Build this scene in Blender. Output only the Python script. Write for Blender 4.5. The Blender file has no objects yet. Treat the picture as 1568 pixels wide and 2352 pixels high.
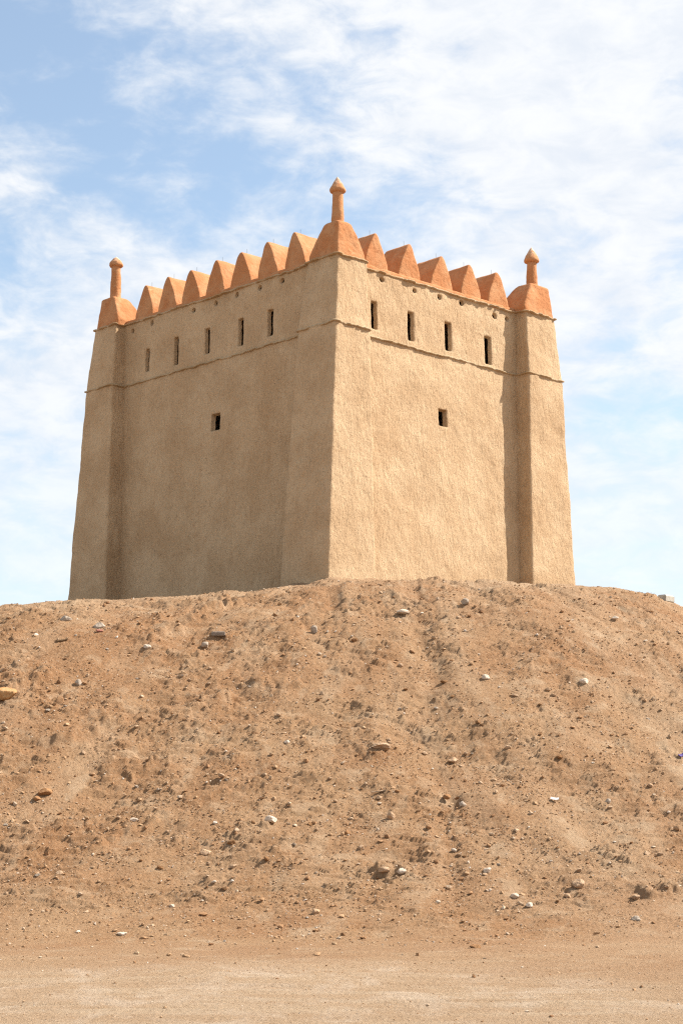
import bpy, math, random
import numpy as np

random.seed(7)
RNG = np.random.default_rng(11)
col = bpy.context.scene.collection
scene = bpy.context.scene

# ------------------------------------------------------------------ numbers
EYE, PITCH = 1.6, 0.17390436
F_U, CX, CY = 4000.0, 784.0, 1176.0          # survey units of the photo (1568 x 2352)
TH = 0.765667                                # turn of the fort
CORNER = np.array([-0.2123, 40.0, 0.0])      # near corner at coping level
LL, LR = 9.691, 8.193                        # lengths of the two seen sides
ZT, ZM, ZB = 14.965, 13.22, 6.93             # coping, string course, foot
ZS = [5.0, ZB, ZM, ZT]
# plan of each corner pier at those heights, measured inward from its outer corner: x0, x1, y0, y1
PIERS = {
    'near':  [(-.63, 1.09, -.415, 1.34), (-.492, 1.103, -.352, 1.308), (-.044, 1.134, -.144, 1.202), (.164, 1.164, 0, 1.093)],
    'left':  [(-.39, 1.6, -.58, 1.32), (-.335, 1.5, -.467, 1.281), (-.144, 1.27, -.068, 1.139), (0, 1.06, .11, 1.058)],
    'right': [(-.51, 1.47, -.375, 1.7), (-.456, 1.399, -.32, 1.6), (-.256, 1.162, -.144, 1.27), (-.139, 1.067, 0, 1.06)]}
CAP_BASE = {'near': (.18, 1.13, .015, 1.07), 'left': (.015, 1.04, .125, 1.10), 'right': (-.120, 1.09, .015, 1.04)}
CAP_TOP = {'near': (.245, .73, .085, .555), 'left': (.10, .64, .235, .81), 'right': (-.02, .715, .095, .64)}
RECESS_OF = {'r': [0.03, 0.084, 0.309, 0.360], 'l': [0.17, 0.20, 0.285, 0.310]}   # curtain wall behind the outer face line
RECESS_OF['br'] = RECESS_OF['r']; RECESS_OF['bl'] = RECESS_OF['l']; RECESS = [0.105, 0.127, 0.313, 0.332]

# ------------------------------------------------------------------ noise
def _h3(ix, iy, iz, s):
    h = (ix.astype(np.uint32) * np.uint32(374761393) + iy.astype(np.uint32) * np.uint32(668265263)
         + iz.astype(np.uint32) * np.uint32(2147483647) + np.uint32((s * 974711) & 0xffffffff))
    h = (h ^ (h >> np.uint32(13))) * np.uint32(1274126177)
    h = (h ^ (h >> np.uint32(16))) * np.uint32(2246822519)
    return h ^ (h >> np.uint32(15))

def n2(x, y, s=0):
    x = np.asarray(x, float); y = np.asarray(y, float)
    fx = np.floor(x); fy = np.floor(y)
    ix = fx.astype(np.int64); iy = fy.astype(np.int64)
    x = x - fx; y = y - fy
    u = x * x * x * (x * (x * 6 - 15) + 10); v = y * y * y * (y * (y * 6 - 15) + 10)
    z = np.zeros_like(ix)
    def g(a, b):
        h = _h3(ix + a, iy + b, z, s)
        an = h.astype(float) * (2 * math.pi / 4294967296.0)
        return np.cos(an) * (x - a) + np.sin(an) * (y - b)
    a = g(0, 0); b = g(1, 0); c = g(0, 1); d = g(1, 1)
    return 1.5 * ((a + (b - a) * u) * (1 - v) + (c + (d - c) * u) * v)

def n3(P, sc, s=0):
    x, y, z = (P[..., 0] / sc[0], P[..., 1] / sc[1], P[..., 2] / sc[2])
    fx, fy, fz = np.floor(x), np.floor(y), np.floor(z)
    ix, iy, iz = fx.astype(np.int64), fy.astype(np.int64), fz.astype(np.int64)
    x, y, z = x - fx, y - fy, z - fz
    f = lambda t: t * t * t * (t * (t * 6 - 15) + 10)
    u, v, w = f(x), f(y), f(z)
    def g(a, b, c):
        h = _h3(ix + a, iy + b, iz + c, s)
        gx = (h & np.uint32(1023)).astype(float) / 511.5 - 1
        gy = ((h >> np.uint32(10)) & np.uint32(1023)).astype(float) / 511.5 - 1
        gz = ((h >> np.uint32(20)) & np.uint32(1023)).astype(float) / 511.5 - 1
        return gx * (x - a) + gy * (y - b) + gz * (z - c)
    L = lambda a, b, t: a + (b - a) * t
    return 1.4 * L(L(L(g(0,0,0), g(1,0,0), u), L(g(0,1,0), g(1,1,0), u), v),
                   L(L(g(0,0,1), g(1,0,1), u), L(g(0,1,1), g(1,1,1), u), v), w)

def fbm2(x, y, o=4, s=0, gain=0.5):
    r = 0; a = 1.0
    for k in range(o):
        r = r + a * n2(x * 2 ** k + 17.3 * k, y * 2 ** k - 9.1 * k, s + k); a *= gain
    return r

def sstep(a, b, x):
    t = np.clip((x - a) / (b - a), 0, 1)
    return t * t * (3 - 2 * t)

# ------------------------------------------------------------------ mesh helpers
def link_mesh(name, V, Q, mat, parent=None, smooth=True, attrs=None, tris=False):
    V = np.ascontiguousarray(V, np.float32).reshape(-1, 3)
    Q = np.ascontiguousarray(Q, np.int32)
    n, k = Q.shape
    me = bpy.data.meshes.new(name)
    me.vertices.add(len(V)); me.vertices.foreach_set('co', V.ravel())
    me.loops.add(n * k); me.loops.foreach_set('vertex_index', Q.ravel())
    me.polygons.add(n)
    me.polygons.foreach_set('loop_start', np.arange(n, dtype=np.int32) * k)
    me.polygons.foreach_set('use_smooth', np.full(n, smooth, bool))
    if attrs:
        for an, av in attrs.items():
            at = me.attributes.new(an, 'FLOAT', 'POINT')
            at.data.foreach_set('value', np.ascontiguousarray(av, np.float32).ravel())
    me.update(calc_edges=True); me.validate()
    me.materials.append(mat)
    o = bpy.data.objects.new(name, me); col.objects.link(o)
    if parent: o.parent = parent
    return o

def grid_quads(n, m, wrap_j=False, flip=False):
    """n rows by m columns, vertex index i*m+j"""
    i = np.arange(n - 1)[:, None]; j = np.arange(m if wrap_j else m - 1)[None]
    j2 = (j + 1) % m
    q = np.stack([i * m + j, i * m + j2, (i + 1) * m + j2, (i + 1) * m + j + 0 * i], -1)
    q = np.broadcast_to(q, (n - 1, q.shape[1], 4)).reshape(-1, 4)
    return q[:, ::-1] if flip else q

def thing(o, label, cat, group=None):
    o['label'] = label; o['category'] = cat
    if group: o['group'] = group
    return o

def setting(o, kind='structure'):
    o['kind'] = kind
    return o

# ------------------------------------------------------------------ materials
def new_mat(name):
    m = bpy.data.materials.new(name); m.use_nodes = True
    nt = m.node_tree; b = nt.nodes['Principled BSDF']
    b.inputs['Roughness'].default_value = 0.95
    b.inputs['Specular IOR Level'].default_value = 0.12
    return m, nt, b

ALB = 0.66       # overall reflectance of the dry earth colours below
class NT:
    def __init__(s, nt, k=None): s.nt = nt; s.k = ALB if k is None else k
    def node(s, t, **kw):
        n = s.nt.nodes.new(t)
        for k, v in kw.items(): setattr(n, k, v)
        return n
    def link(s, a, b): s.nt.links.new(a, b)
    def coord(s, scale=(1, 1, 1), out='Object'):
        t = s.node('ShaderNodeTexCoord'); m = s.node('ShaderNodeMapping')
        m.inputs['Scale'].default_value = scale
        s.link(t.outputs[out], m.inputs['Vector']); return m.outputs['Vector']
    def noise(s, vec, scale, detail=4, rough=0.55, dist=0.0):
        n = s.node('ShaderNodeTexNoise')
        n.inputs['Scale'].default_value = scale; n.inputs['Detail'].default_value = detail
        n.inputs['Roughness'].default_value = rough; n.inputs['Distortion'].default_value = dist
        if vec is not None: s.link(vec, n.inputs['Vector'])
        return n.outputs['Fac']
    def ramp(s, fac, a, b, lo=0.0, hi=1.0, smooth=True):
        m = s.node('ShaderNodeMapRange'); m.interpolation_type = 'SMOOTHSTEP' if smooth else 'LINEAR'
        for k, v in (('From Min', a), ('From Max', b), ('To Min', lo), ('To Max', hi)):
            m.inputs[k].default_value = v
        s.link(fac, m.inputs['Value']); return m.outputs['Result']
    def mix(s, fac, a, b, blend='MIX'):
        m = s.node('ShaderNodeMix', data_type='RGBA', blend_type=blend)
        for sock, v in ((m.inputs[0], fac), (m.inputs[6], a), (m.inputs[7], b)):
            if hasattr(v, 'links'): s.link(v, sock)
            elif isinstance(v, (int, float)): sock.default_value = v
            else: sock.default_value = (*[q * s.k for q in v], 1)
        return m.outputs[2]
    def math(s, op, a, b=None, clamp=False):
        m = s.node('ShaderNodeMath', operation=op, use_clamp=clamp)
        for k, v in enumerate((a, b)):
            if v is None: continue
            if hasattr(v, 'links'): s.link(v, m.inputs[k])
            else: m.inputs[k].default_value = v
        return m.outputs[0]
    def bump(s, height, dist, strength, bsdf, prev=None):
        b = s.node('ShaderNodeBump'); b.inputs['Distance'].default_value = dist
        b.inputs['Strength'].default_value = strength
        s.link(height, b.inputs['Height'])
        if prev is not None: s.link(prev, b.inputs['Normal'])
        if bsdf is not None: s.link(b.outputs['Normal'], bsdf.inputs['Normal'])
        return b.outputs['Normal']
    def attr(s, name):
        a = s.node('ShaderNodeAttribute'); a.attribute_name = name; return a.outputs['Fac']

def plaster_material(name, base, dark, pale, streak=True, bumpd=0.02):
    m, nt, b = new_mat(name); T = NT(nt)
    v = T.coord()
    big = T.noise(v, 0.9, 5, 0.6)
    mid = T.noise(v, 7.0, 5, 0.6)
    c = T.mix(T.ramp(big, 0.36, 0.64), tuple(.94 * k for k in base), pale)
    c = T.mix(T.ramp(T.noise(T.coord((1, 1, 1.6), out='Object'), 0.45, 6, 0.66, 0.5), 0.50, 0.66, 0, 0.22), c, dark)
    c = T.mix(T.ramp(mid, 0.52, 0.80, 0, 0.55), c, dark)
    # straw: short upright flecks
    sv = T.coord((1, 1, 0.28))
    st = T.noise(sv, 19.0, 5, 0.62, 1.4)
    c = T.mix(T.ramp(st, 0.60, 0.78, 0, 0.65), c, dark)
    c = T.mix(T.ramp(st, 0.40, 0.26, 0, 0.35), c, pale)
    # faint rain streaks
    if streak:
        rv = T.coord((1, 1, 0.10))
        rs = T.noise(rv, 3.2, 4, 0.6)
        c = T.mix(T.ramp(rs, 0.50, 0.75, 0, 0.22), c, dark)
    # pits
    vo = T.node('ShaderNodeTexVoronoi'); vo.inputs['Scale'].default_value = 11.0
    T.link(v, vo.inputs['Vector'])
    pit = T.ramp(vo.outputs['Distance'], 0.10, 0.05)
    c = T.mix(T.math('MULTIPLY', pit, 0.55), c, tuple(k * 0.35 for k in dark))
    T.link(c, b.inputs['Base Color'])
    h = T.math('ADD', T.math('MULTIPLY', st, 1.0), T.math('MULTIPLY', T.noise(T.coord((1, 1, 0.45)), 44.0, 3, 0.6, 0.8), 0.45))
    h = T.math('SUBTRACT', h, T.math('MULTIPLY', pit, 0.6))
    T.bump(h, bumpd, 1.0, b)
    return m

M_WALL = plaster_material('mud_plaster', (0.70, 0.480, 0.282), (0.55, 0.345, 0.185), (0.76, 0.545, 0.335), bumpd=0.040)
M_LEDGE = plaster_material('slab_course', (0.53, 0.37, 0.21), (0.38, 0.24, 0.13), (0.62, 0.47, 0.30), False, 0.02)
M_COPE = plaster_material('coping_course', (0.55, 0.36, 0.19), (0.42, 0.24, 0.12), (0.62, 0.46, 0.29), False, 0.02)

def orange_material():
    m, nt, b = new_mat('orange_plaster'); T = NT(nt); v = T.coord()
    base, dark, pale = (0.605, 0.258, 0.108), (0.47, 0.185, 0.075), (0.67, 0.340, 0.165)
    c = T.mix(T.ramp(T.noise(v, 2.2, 5, 0.62, 0.4), 0.38, 0.66), base, pale)
    c = T.mix(T.ramp(T.noise(v, 6.0, 5, 0.65), 0.55, 0.75, 0, 0.7), c, dark)
    hv = T.coord((1, 1, 3.0))
    c = T.mix(T.ramp(T.noise(hv, 2.6, 4, 0.6, 0.8), 0.60, 0.72, 0, 0.5), c, (0.78, 0.47, 0.26))
    sp = T.noise(v, 38.0, 2, 0.5)
    c = T.mix(T.ramp(sp, 0.70, 0.76, 0, 0.8), c, (0.16, 0.07, 0.035))
    # pale weathered crown of the finials: an attribute of the mesh
    c = T.mix(T.math('MULTIPLY', T.attr('crown'), T.ramp(T.noise(v, 16.0, 5, 0.7), 0.36, 0.56)), c, (0.86, 0.70, 0.55))
    T.link(c, b.inputs['Base Color'])
    h = T.math('ADD', T.noise(v, 12.0, 5, 0.6), T.math('MULTIPLY', T.noise(v, 60.0, 3, 0.6), 0.35))
    T.bump(h, 0.03, 0.8, b)
    return m
M_ORANGE = orange_material()

def flat_material(name, colour, rough=0.8, var=0.25, scale=18.0, metal=0.0):
    m, nt, b = new_mat(name); T = NT(nt); v = T.coord()
    f = T.noise(v, scale, 5, 0.65)
    c = T.mix(T.ramp(f, 0.3, 0.7), tuple(k * (1 - var) for k in colour), tuple(min(1, k * (1 + var)) for k in colour))
    T.link(c, b.inputs['Base Color']); b.inputs['Roughness'].default_value = rough
    b.inputs['Metallic'].default_value = metal
    T.bump(T.noise(v, scale * 3, 5, 0.7), 0.012, 0.7, b)
    return m
M_IRON = flat_material('rusty_iron', (0.10, 0.075, 0.06), 0.7, 0.3, 40, 0.6)

SOIL = dict(red=(0.415, 0.218, 0.104), tan=(0.485, 0.296, 0.160), pale=(0.60, 0.43, 0.275), road=(0.615, 0.445, 0.290), grey=(0.53, 0.345, 0.20))
def soil_material():
    m, nt, b = new_mat('gravelly_soil'); T = NT(nt); v = T.coord()
    c = T.mix(T.ramp(T.noise(v, 0.40, 8, 0.68, 0.3), 0.34, 0.68), SOIL['red'], SOIL['tan'])
    c = T.mix(T.ramp(T.noise(v, 1.3, 6, 0.65, 0.3), 0.52, 0.74, 0, 0.75), c, SOIL['pale'])
    c = T.mix(T.math('MULTIPLY', T.attr('dust'), 0.75), c, SOIL['pale'])
    c = T.mix(T.math('MULTIPLY', T.attr('clod'), T.ramp(T.noise(v, 24.0, 3, 0.6), 0.35, 0.6, 0.05, 0.5)), c, SOIL['grey'])
    road = T.attr('road')
    rn = T.noise(T.coord((0.25, 1.3, 1)), 1.6, 6, 0.65, 0.3)
    rc = T.mix(T.ramp(rn, 0.4, 0.68), tuple(0.5 * a + 0.5 * d for a, d in zip(SOIL['tan'], SOIL['road'])), SOIL['road'])
    rc = T.mix(T.ramp(T.noise(T.coord((1.0, 0.55, 1)), 1.3, 8, 0.70, 0.6), 0.44, 0.70, 0, 0.42), rc, (0.86, 0.72, 0.57))
    rc = T.mix(T.ramp(T.noise(T.coord((0.12, 2.2, 1)), 3.0, 5, 0.7, 0.2), 0.54, 0.72, 0, 0.28), rc, (0.52, 0.32, 0.18))
    c = T.mix(road, c, rc)
    grain = T.noise(v, 24.0, 7, 0.78)
    c = T.mix(T.ramp(grain, 0.54, 0.70, 0, 0.60), c, (0.80, 0.63, 0.46))
    c = T.mix(T.ramp(grain, 0.47, 0.33, 0, 0.62), c, (0.25, 0.118, 0.052))
    T.link(c, b.inputs['Base Color'])
    h = T.math('ADD', T.noise(v, 21.0, 7, 0.80), T.math('MULTIPLY', T.noise(v, 60.0, 4, 0.7), 0.4))
    T.bump(h, 0.050, 1.0, b)
    return m
M_SOIL = soil_material()

def gravel_material():
    m, nt, b = new_mat('gravel_stone'); T = NT(nt)
    a = T.attr('tint')
    r = T.node('ShaderNodeValToRGB'); e = r.color_ramp.elements
    e[0].position = 0; e[0].color = (0.25, 0.125, 0.06, 1)
    e[1].position = 1; e[1].color = (0.92, 0.82, 0.70, 1)
    for p, c in ((0.25, (0.44, 0.24, 0.12)), (0.55, (0.58, 0.38, 0.22)), (0.82, (0.68, 0.54, 0.40))):
        k = e.new(p); k.color = (*c, 1)
    for k in e: k.color = (*[q * ALB for q in k.color[:3]], 1)
    T.link(a, r.inputs['Fac'])
    v = T.coord(); c = T.mix(T.ramp(T.noise(v, 70, 4, 0.7), 0.35, 0.7, 0, 0.5), r.outputs['Color'], (0.36, 0.22, 0.12))
    T.link(c, b.inputs['Base Color'])
    return m
M_GRAVEL = gravel_material()

def stone_material(name, c1, c2, c3, sc=14.0):
    m, nt, b = new_mat(name); T = NT(nt); v = T.coord()
    c = T.mix(T.ramp(T.noise(v, sc, 5, 0.65, 0.4), 0.35, 0.65), c1, c2)
    c = T.mix(T.ramp(T.noise(v, sc * 2.7, 5, 0.7), 0.55, 0.72, 0, 0.7), c, c3)
    T.link(c, b.inputs['Base Color'])
    T.bump(T.noise(v, sc * 4, 6, 0.72), 0.02, 0.9, b)
    return m
M_PALE = stone_material('pale_stone', (0.80, 0.64, 0.48), (0.92, 0.78, 0.64), (0.62, 0.43, 0.26))
M_TAN = stone_material('tan_stone', (0.62, 0.40, 0.24), (0.70, 0.49, 0.32), (0.50, 0.29, 0.15))
M_BROWN = stone_material('brown_stone', (0.40, 0.20, 0.09), (0.48, 0.27, 0.13), (0.30, 0.15, 0.07))
M_ORST = stone_material('orange_stone', (0.62, 0.31, 0.12), (0.66, 0.42, 0.21), (0.48, 0.23, 0.09))
M_GREY = stone_material('grey_stone', (0.50, 0.40, 0.31), (0.62, 0.51, 0.40), (0.36, 0.25, 0.16))
M_BRICK = flat_material('dark_grey_brick', (0.34, 0.27, 0.215), 0.9, 0.25, 30)
M_CONC = flat_material('grey_concrete', (0.58, 0.53, 0.45), 0.9, 0.2, 16)
M_WOOD = flat_material('weathered_wood', (0.50, 0.36, 0.24), 0.85, 0.3, 26)
M_DARKWOOD = flat_material('dark_wood', (0.25, 0.16, 0.09), 0.85, 0.3, 26)
M_PAPER = flat_material('white_scrap', (1.1, 1.08, 1.04), 0.6, 0.05, 20)
M_PURPLE = flat_material('violet_plastic', (0.17, 0.12, 0.36), 0.5, 0.2, 20)
M_TILE = flat_material('red_tile', (0.40, 0.17, 0.12), 0.8, 0.2, 30)

# ------------------------------------------------------------------ terrain
KX = np.array([-9, -7.5, -6, -4.5, -3, -2, -1, 0, 1, 3, 5, 7, 9.])
KG = np.array([0.8400, 0.8600, 0.8960, 0.9170, 0.9400, 0.9600, 0.9890, 0.9980, 0.9995, 1.0050, 1.0090, 1.0040, 0.9300])
_tx = np.linspace(-12, 12, 481); _tg = np.interp(_tx, KX, KG)
_k = np.hanning(25); _k /= _k.sum(); _tg = np.convolve(np.pad(_tg, 12, 'edge'), _k, 'valid')
MX, MY, HP, R0, R1 = 0.8, 47.5, 7.0, 7.0, 24.5

def base_height(x, y):
    dx = x - MX; dx = np.where(dx > 0, dx / 1.15, dx / 2.3)
    r = np.hypot(dx, y - MY); r0 = R0 + 3 * sstep(0, -8, x); t = np.clip((R1 - r) / (R1 - r0), 0, 1)
    return HP * t * t * (3 - 2 * t) * np.interp(x, _tx, _tg), r

def local_uv(x, y):
    a, b = x - CORNER[0], y - CORNER[1]; c, s_ = math.cos(TH), math.sin(TH)
    return a * c + b * s_, -a * s_ + b * c

def terrain(x, y, fine=True):
    h, r = base_height(x, y)
    ph = np.arctan2(x - MX, MY - y); q = ph * 18.0
    r0 = R0 + 3 * sstep(0, -8, x); slope = sstep(R1 + 0.8, R1 - 4.4, r) * (0.25 + 0.75 * sstep(r0 + .3, r0 + 2.0, r))
    road_edge = 19.2 + 0.9 * fbm2(x / 3.0, y / 1.6, 3, 91) + 0.4 - 0.35 * np.clip(x, 0, 3.8) ** 2
    road = sstep(road_edge + 1.9, road_edge - 1.7, y + 0.35 * n2(x / .35, y / .35, 92) + .25 * n2(x / .12, y / .12, 93))
    rough = 0.16 + 0.84 * slope
    z = h + slope * (0.10 * fbm2(x / 2.4, y / 2.4, 3, 1))
    z = z + slope * 0.06 * n2(q / 0.9 + 0.4 * n2(q / 2, r / 2, 5), r / 7.0, 3) * sstep(7.5, 11, r)
    # low scarps that follow the contour
    t = fbm2(q / 1.5 + r * .25, r / 0.50, 4, 21, .6) + 0.3 * n2(x / .3, y / .3, 22)
    lm = sstep(-0.25, 0.25, fbm2(x / 2.0, y / 1.6, 2, 24) + 0.20 * sstep(2, -5, x))
    z = z + slope * lm * (0.045 * (sstep(-0.03, 0.03, t - 0.10) - 0.5) + 0.045 * (sstep(-0.03, 0.03, t + 0.40) - 0.5) + 0.06 * (sstep(-0.03, 0.03, t - 0.60) - 0.5))
    for ax, ay, bx, by, hh in SCARPS:
        L_ = math.hypot(bx - ax, by - ay); tx, ty_ = (bx - ax) / L_, (by - ay) / L_
        sel = (np.abs(x - (ax + bx) / 2) < L_) & (np.abs(y - (ay + by) / 2) < L_ + 1.5)
        if not sel.any(): continue
        xs, ys_ = x[sel], y[sel]
        al = ((xs - ax) * tx + (ys_ - ay) * ty_) / L_; dd = -(xs - ax) * ty_ + (ys_ - ay) * tx
        dd = dd + 0.10 * n2(xs / .4, ys_ / .4, 29) + 0.05 * n2(xs / .13, ys_ / .13, 30)
        z[sel] = z[sel] + hh * sstep(-0.025, 0.025, dd) * np.exp(-np.clip(dd, 0, 9) / 0.35) * sstep(0, .12, al) * sstep(1, .88, al) * (.6 + .8 * sstep(-.3, .3, n2(xs / .25, ys_ / .25, 33)))
    # soft, wide washes running downhill
    wq = q + 0.5 * n2(q / 1.5, r / 2.2, 26)
    z = z - slope * (0.10 * np.exp(-((wq - 0.95) / 0.34) ** 2) * sstep(9, 13, r) + 0.035 * sstep(0.10, 0.45, n2(wq / 1.1, r / 8.0, 27)))
    # tyre ruts and drag marks on the flat
    flat = 1 - sstep(R1 + 1.5, R1 - 1.0, r)
    gu, gv = local_uv(x, y); dw = np.hypot(np.maximum(np.maximum(-.4 - gu, gu - LR - .4), 0), np.maximum(np.maximum(-.4 - gv, gv - LL - .4), 0))
    z = z + 0.16 * np.exp(-dw / 0.30) * (0.7 + 0.6 * n2(x / .6, y / .6, 35)) * (dw < 3)
    for ty, tk in ((15.9, .06), (15.5, .06), (17.6, -.03), (17.3, -.03)):
        z = z - 0.030 * np.exp(-((y - ty - tk * x - .05 * n2(x / 1.5, x * 0 + ty, 37)) / .055) ** 2) * sstep(-.3, .1, n2(x / 1.3 + ty, x * 0, 38))
    z = z + flat * (0.007 * n2(x / 5.0, y / 0.40, 31) + 0.010 * np.abs(n2(x / 1.6, y / .5, 36)) + 0.025 * n2(x / 3.0, y / 1.6, 32) + 0.006 * n2(x / 1.2, y / .1, 34))
    if not fine:
        return z
    pm = fbm2(x / 1.1, y / 0.9, 3, 41)                       # where clods lie
    patch = sstep(-0.25, 0.35, pm)
    smooth_spot = sstep(0.42, 0.62, n2(q / 0.40, r / 0.50, 44) + 0.25 * n2(x / .12, y / .12, 45))
    amp = rough * (0.50 + 0.50 * patch) * (1 - 0.6 * smooth_spot)
    wx = x + 0.06 * n2(x / .12, y / .12, 58); wy = y + 0.06 * n2(x / .12, y / .12, 59)
    def billow(sx, sy, o, sd, gain=0.55):
        h = 0; a_ = 1.0
        for k in range(o):
            h = h + a_ * (np.abs(n2(wx / sx * 2 ** k + 5.1 * k, wy / sy * 2 ** k, sd + k)) - 0.25); a_ *= gain
        return h
    c1 = billow(0.24, 0.20, 4, 51, 0.62)
    c2 = fbm2(wx / 0.10, wy / 0.10, 2, 53)
    z = z + amp * (0.036 * c1 + 0.009 * sstep(0.05, 0.5, c2)) + rough * 0.026 * n2(x / 0.55, y / 0.45, 55)
    z = z + (0.30 + 0.70 * amp) * (0.010 * n2(x / 0.050, y / 0.055, 57) + 0.006 * n2(x / 0.026, y / 0.03, 60))
    dust = np.clip(0.45 * smooth_spot * slope + 0.30 * sstep(0.1, 0.6, fbm2(q / 0.8, r / 2.5, 4, 46)) * slope + 0.45 * sstep(-.4, .5, fbm2(x / 2.5 + 3, y / 2.5, 3, 47)) * sstep(0, 6, x) + 0.35 * flat + 0.55 * sstep(r0 + 3.2, r0 + .6, r + .5 * n2(x, y, 48)), 0, 1)
    cl = np.clip(amp * (0.5 * sstep(.0, .4, c1) + 0.5 * sstep(0, .6, c2)), 0, 1)
    return z, dust, cl, road, amp, r

HOLLOWS, SCARPS = [], []
def build_terrain():
    ny_f = np.exp(np.arange(math.log(11.5), math.log(41.5), 0.00082))
    ys = np.concatenate([[-400, -60, -10, -2, 3, 6, 8, 9.5, 10.6], ny_f,
                         41.5 + np.cumsum(np.geomspace(0.06, 2.5, 60)), [150, 250, 500, 1200, 3000]])
    ts = np.concatenate([-np.geomspace(3.0, 0.262, 70), np.linspace(-0.258, 0.258, 740), np.geomspace(0.262, 3.0, 70)])
    Y = ys[:, None] + 0 * ts; X = np.maximum(np.abs(ys), 8)[:, None] * ts[None]
    far = np.abs(ys) > 100
    X[far] *= 1.0
    z, dust, cl, road, amp, r = terrain(X, Y)
    fade = sstep(60, 45, np.hypot(X, Y - 30)); base, _ = base_height(X, Y)
    z = base + (z - base) * fade
    for hx, hy, hr, hd in HOLLOWS:
        z = z - hd * np.exp(-((X - hx) ** 2 + (Y - hy) ** 2) / hr ** 2)
    V = np.stack([X, Y, z], -1).reshape(-1, 3)
    n, m = Y.shape
    Q = grid_quads(n, m)
    edge = (R1 - 0.3 + 0.25 * n2(X / 1.5, Y / 1.5, 77)) 
    on = (r < edge).reshape(-1)
    fm = on[Q].sum(1) >= 2
    at = {'dust': dust.ravel(), 'clod': cl.ravel(), 'road': road.ravel()}
    for nm, msk in (('gravel_mound', fm), ('ground', ~fm)):
        q = Q[msk]; used = np.unique(q); re = np.full(len(V), -1, np.int64); re[used] = np.arange(len(used))
        setting(link_mesh(nm, V[used], re[q], M_SOIL, attrs={k: a[used] for k, a in at.items()}))
build_terrain_later = build_terrain

def ground_z(x, y):
    return float(terrain(np.array([x]), np.array([y]))[0][0])

_cp, _sp = math.cos(PITCH), math.sin(PITCH)
def on_ground(X, Y):
    """survey point of the photo -> (x, y) on the terrain"""
    a = (X - CX) / F_U; b = -(Y - CY) / F_U
    d = np.array([a, _cp - b * _sp, _sp + b * _cp])
    k = np.arange(11.0, 46.0, 0.01)
    P = d[None] * k[:, None] + np.array([0, 0, EYE])
    hz = terrain(P[:, 0], P[:, 1], fine=False)
    below = P[:, 2] < hz
    i = np.argmax(below) if below.any() else np.argmin((P[:, 2] - hz)[k > 30]) + int((k <= 30).sum())
    return P[i, 0], P[i, 1]

# ------------------------------------------------------------------ rocks
def ico(sub):
    t = (1 + 5 ** .5) / 2
    V = [(-1,t,0),(1,t,0),(-1,-t,0),(1,-t,0),(0,-1,t),(0,1,t),(0,-1,-t),(0,1,-t),(t,0,-1),(t,0,1),(-t,0,-1),(-t,0,1)]
    F = [(0,11,5),(0,5,1),(0,1,7),(0,7,10),(0,10,11),(1,5,9),(5,11,4),(11,10,2),(10,7,6),(7,1,8),
         (3,9,4),(3,4,2),(3,2,6),(3,6,8),(3,8,9),(4,9,5),(2,4,11),(6,2,10),(8,6,7),(9,8,1)]
    V = [np.array(v) / math.sqrt(1 + t * t) for v in V]
    for _ in range(sub):
        mid = {}; F2 = []
        def mp(a, b):
            k = (min(a, b), max(a, b))
            if k not in mid:
                v = V[a] + V[b]; V.append(v / np.linalg.norm(v)); mid[k] = len(V) - 1
            return mid[k]
        for a, b, c in F:
            ab, bc, ca = mp(a, b), mp(b, c), mp(c, a)
            F2 += [(a, ab, ca), (b, bc, ab), (c, ca, bc), (ab, bc, ca)]
        F = F2
    return np.array(V), np.array(F, np.int32)
ICO = {k: ico(k) for k in (0, 1, 3, 4)}

def rock_shape(seed, sub=3, cuts=9, rough=0.10):
    rng = np.random.default_rng(seed)
    V, F = ICO[sub]; V = V.copy()
    for _ in range(cuts):
        n = rng.normal(size=3); n /= np.linalg.norm(n)
        d = rng.uniform(0.55, 0.9); s = V @ n - d
        V = V - np.clip(s, 0, None)[:, None] * n * 0.92
    off = rng.uniform(0, 50, 3)
    nn = V / (np.linalg.norm(V, axis=1)[:, None] + 1e-6)
    V = V + nn * (rough * n3(V + off, (0.6,) * 3, seed) + rough * 0.5 * n3(V + off, (0.22,) * 3, seed + 1) + rough * .25 * n3(V + off, (0.1,) * 3, seed + 2))[:, None]
    return V, F

def rock(name, X, Y, size, mat, label, cat='rock', group=None, seed=0, rz=0.0, tilt=0.0, sink=0.36, sub=3, rough=0.10, cuts=9):
    x, y = on_ground(X, Y)
    V, F = rock_shape(seed, sub, cuts, rough)
    size = np.array(size) * 0.72; V = V * size * 0.5
    o = link_mesh(name, V, F, mat, smooth=False)
    o.location = (x, y, ground_z(x, y) + size[2] * (0.5 - sink)); o.rotation_euler = (tilt, 0.0, rz)
    return thing(o, label, cat, group)

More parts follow.
